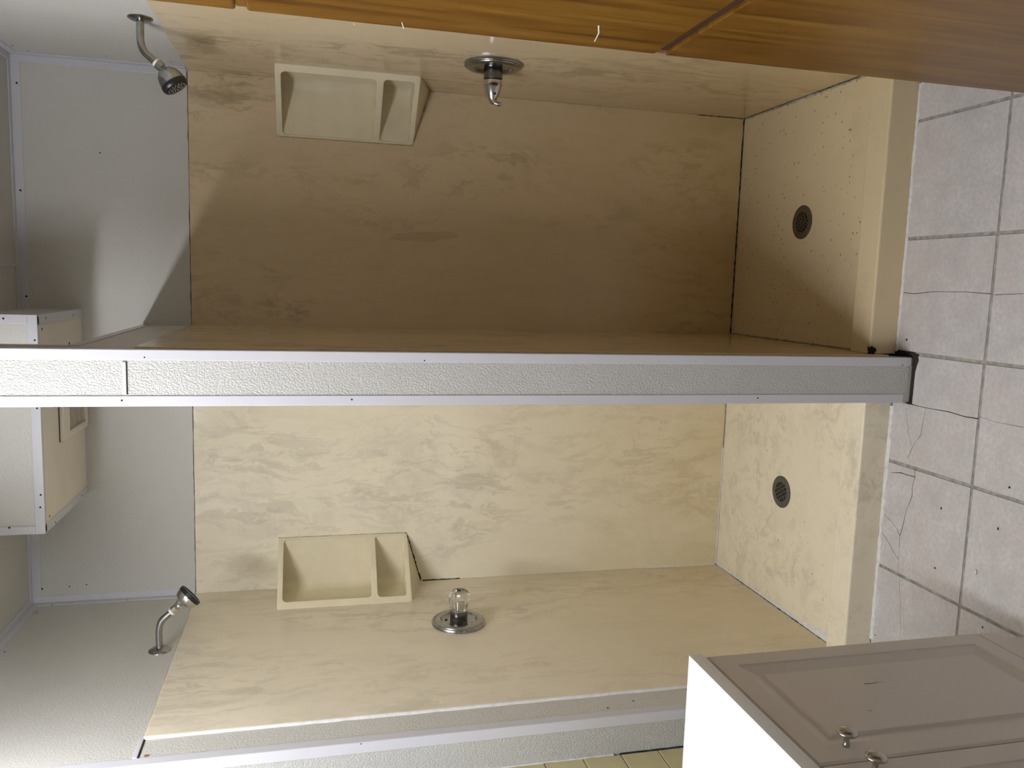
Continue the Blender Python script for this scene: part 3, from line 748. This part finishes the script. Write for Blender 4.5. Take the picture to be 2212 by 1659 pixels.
R = [ringv(lambda a: (*outer(a), .8195)), ringv(lambda a: (*outer(a), CZ-.006)),
     ringv(lambda a: (bx+(outer(a)[0]-bx)*.9985, by+(outer(a)[1]-by)*.9985, CZ-.0015)),
     ringv(lambda a: (bx+(outer(a)[0]-bx)*.985, by+(outer(a)[1]-by)*.985, CZ))]
for f, dz in ((1.0, 0), (.985, -.0022), (.95, -.003), (.93, -.006), (.86, -.03), (.72, -.07), (.5, -.10), (.2, -.115)):
    R.append(ringv(lambda a, f=f, dz=dz: (bx+math.cos(a)*br*f, by+math.sin(a)*br*1.38*f, CZ+dz)))
for a, b in zip(R, R[1:]):
    for k in range(N2): bm.faces.new((a[k], a[(k+1) % N2], b[(k+1) % N2], b[k]))
bm.faces.new(R[-1])
new('worktop', bm, m_counter, ct, sa=10)
lathe('basin_drain', [(.022, 0), (.022, .002), (.012, .0025), (0, .001)], V((bx, by, CZ-.1152))-o2, (0, 0, 1), m_chrome, ct)

# ------------------------------------------------------------------ tiled wainscot beside the vanity
wt0 = None; tz = .1005
for k in range(12):
    for j in range(12):
        z0 = .0285+tz*k; y1 = YJ-.007-.1005*j; y0 = y1-.0985
        if z0 < .80 and y0 < VY1-.25: continue
        if wt0 is None:
            wt0 = box('wall_tile', (XW, y0, z0), (XW+.0055, y1, z0+tz-.0022), m_wtile, wall_left_room, .0016); b0 = (y0, z0)
        else:
            c = wt0.copy(); COL.objects.link(c); c.parent = wall_left_room; c.location = (0, y0-b0[0], z0-b0[1])
box('grout_bed', (XW, YJ-1.25, .0), (XW+.0022, YJ-.007, 1.235), m_wgrout, wall_left_room)
bead('tile_edge_sealant', dense((XW+.006, YJ-.0045, .85), (XW+.006, YJ-.0045, 1.235), 20), .006, .001, (1, -.3, 0), m_caulk, wall_left_room, .3)
bead('tile_edge_gap', dense((XW+.0061, YJ-.0042, .64), (XW+.0061, YJ-.0042, .835), 12), .005, .0008, (1, -.3, 0), m_dark, wall_left_room, .3)

# ------------------------------------------------------------------ wooden linen cabinet on the right
KX, KY1, KY0, KZ = .480, 1.566, .86, 2.34
kab = tag(empty('linen_cabinet', ((KX+XRM)/2, (KY0+KY1)/2, 0)), 'tall orange varnished wooden linen cabinet with stacked doors', 'cabinet'); ko = kab.location
def kb(name, lo, hi, mat, par=None, bev=.0): return box(name, V(lo)-ko, V(hi)-ko, mat, par or kab, bev, 3)
kb('carcass', (KX, KY0, .0), (XRM-.004, KY1, KZ), m_wood, None, .0015)
DF = .460
kb('door', (DF, KY0+.01, 1.720), (KX-.0005, KY1+.0005, KZ-.02), m_wood, None, .0045)
kb('door', (DF, KY0+.01, .9315), (KX-.0005, KY1+.0005, 1.701), m_wood, None, .0045)
kb('door', (DF, KY0+.01, .012), (KX-.0005, KY1+.0005, .9095), m_wood, None, .0030)
kb('rail', (DF+.007, KY1-.055, 1.702), (KX-.0005, KY1-.0002, 1.719), m_wood)
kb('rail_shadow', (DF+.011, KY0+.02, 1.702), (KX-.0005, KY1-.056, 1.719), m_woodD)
kb('finger_groove', (DF+.007, KY0+.02, .910), (KX-.0005, KY1-.010, .931), m_woodD)
kb('groove_stop', (DF+.0015, KY1-.0095, .9098), (KX-.0005, KY1+.0002, .9312), m_woodE)
# chips in the varnish on the door edges
kd = [c for c in kab.children if c.name.startswith('door')]
def chip(px, wd, par):
    ribbon('varnish_chip', [onx(p, DF-.0002)-ko for p in px], wd, .00015, (-1, 0, 0), m_tape, par, .4)
chip([(1293, 55), (1293, 72), (1284, 90)], .0022, kd[1]); chip([(868, 48), (872, 62)], .0018, kd[1]); chip([(763, 50), (766, 54)], .0016, kd[1])
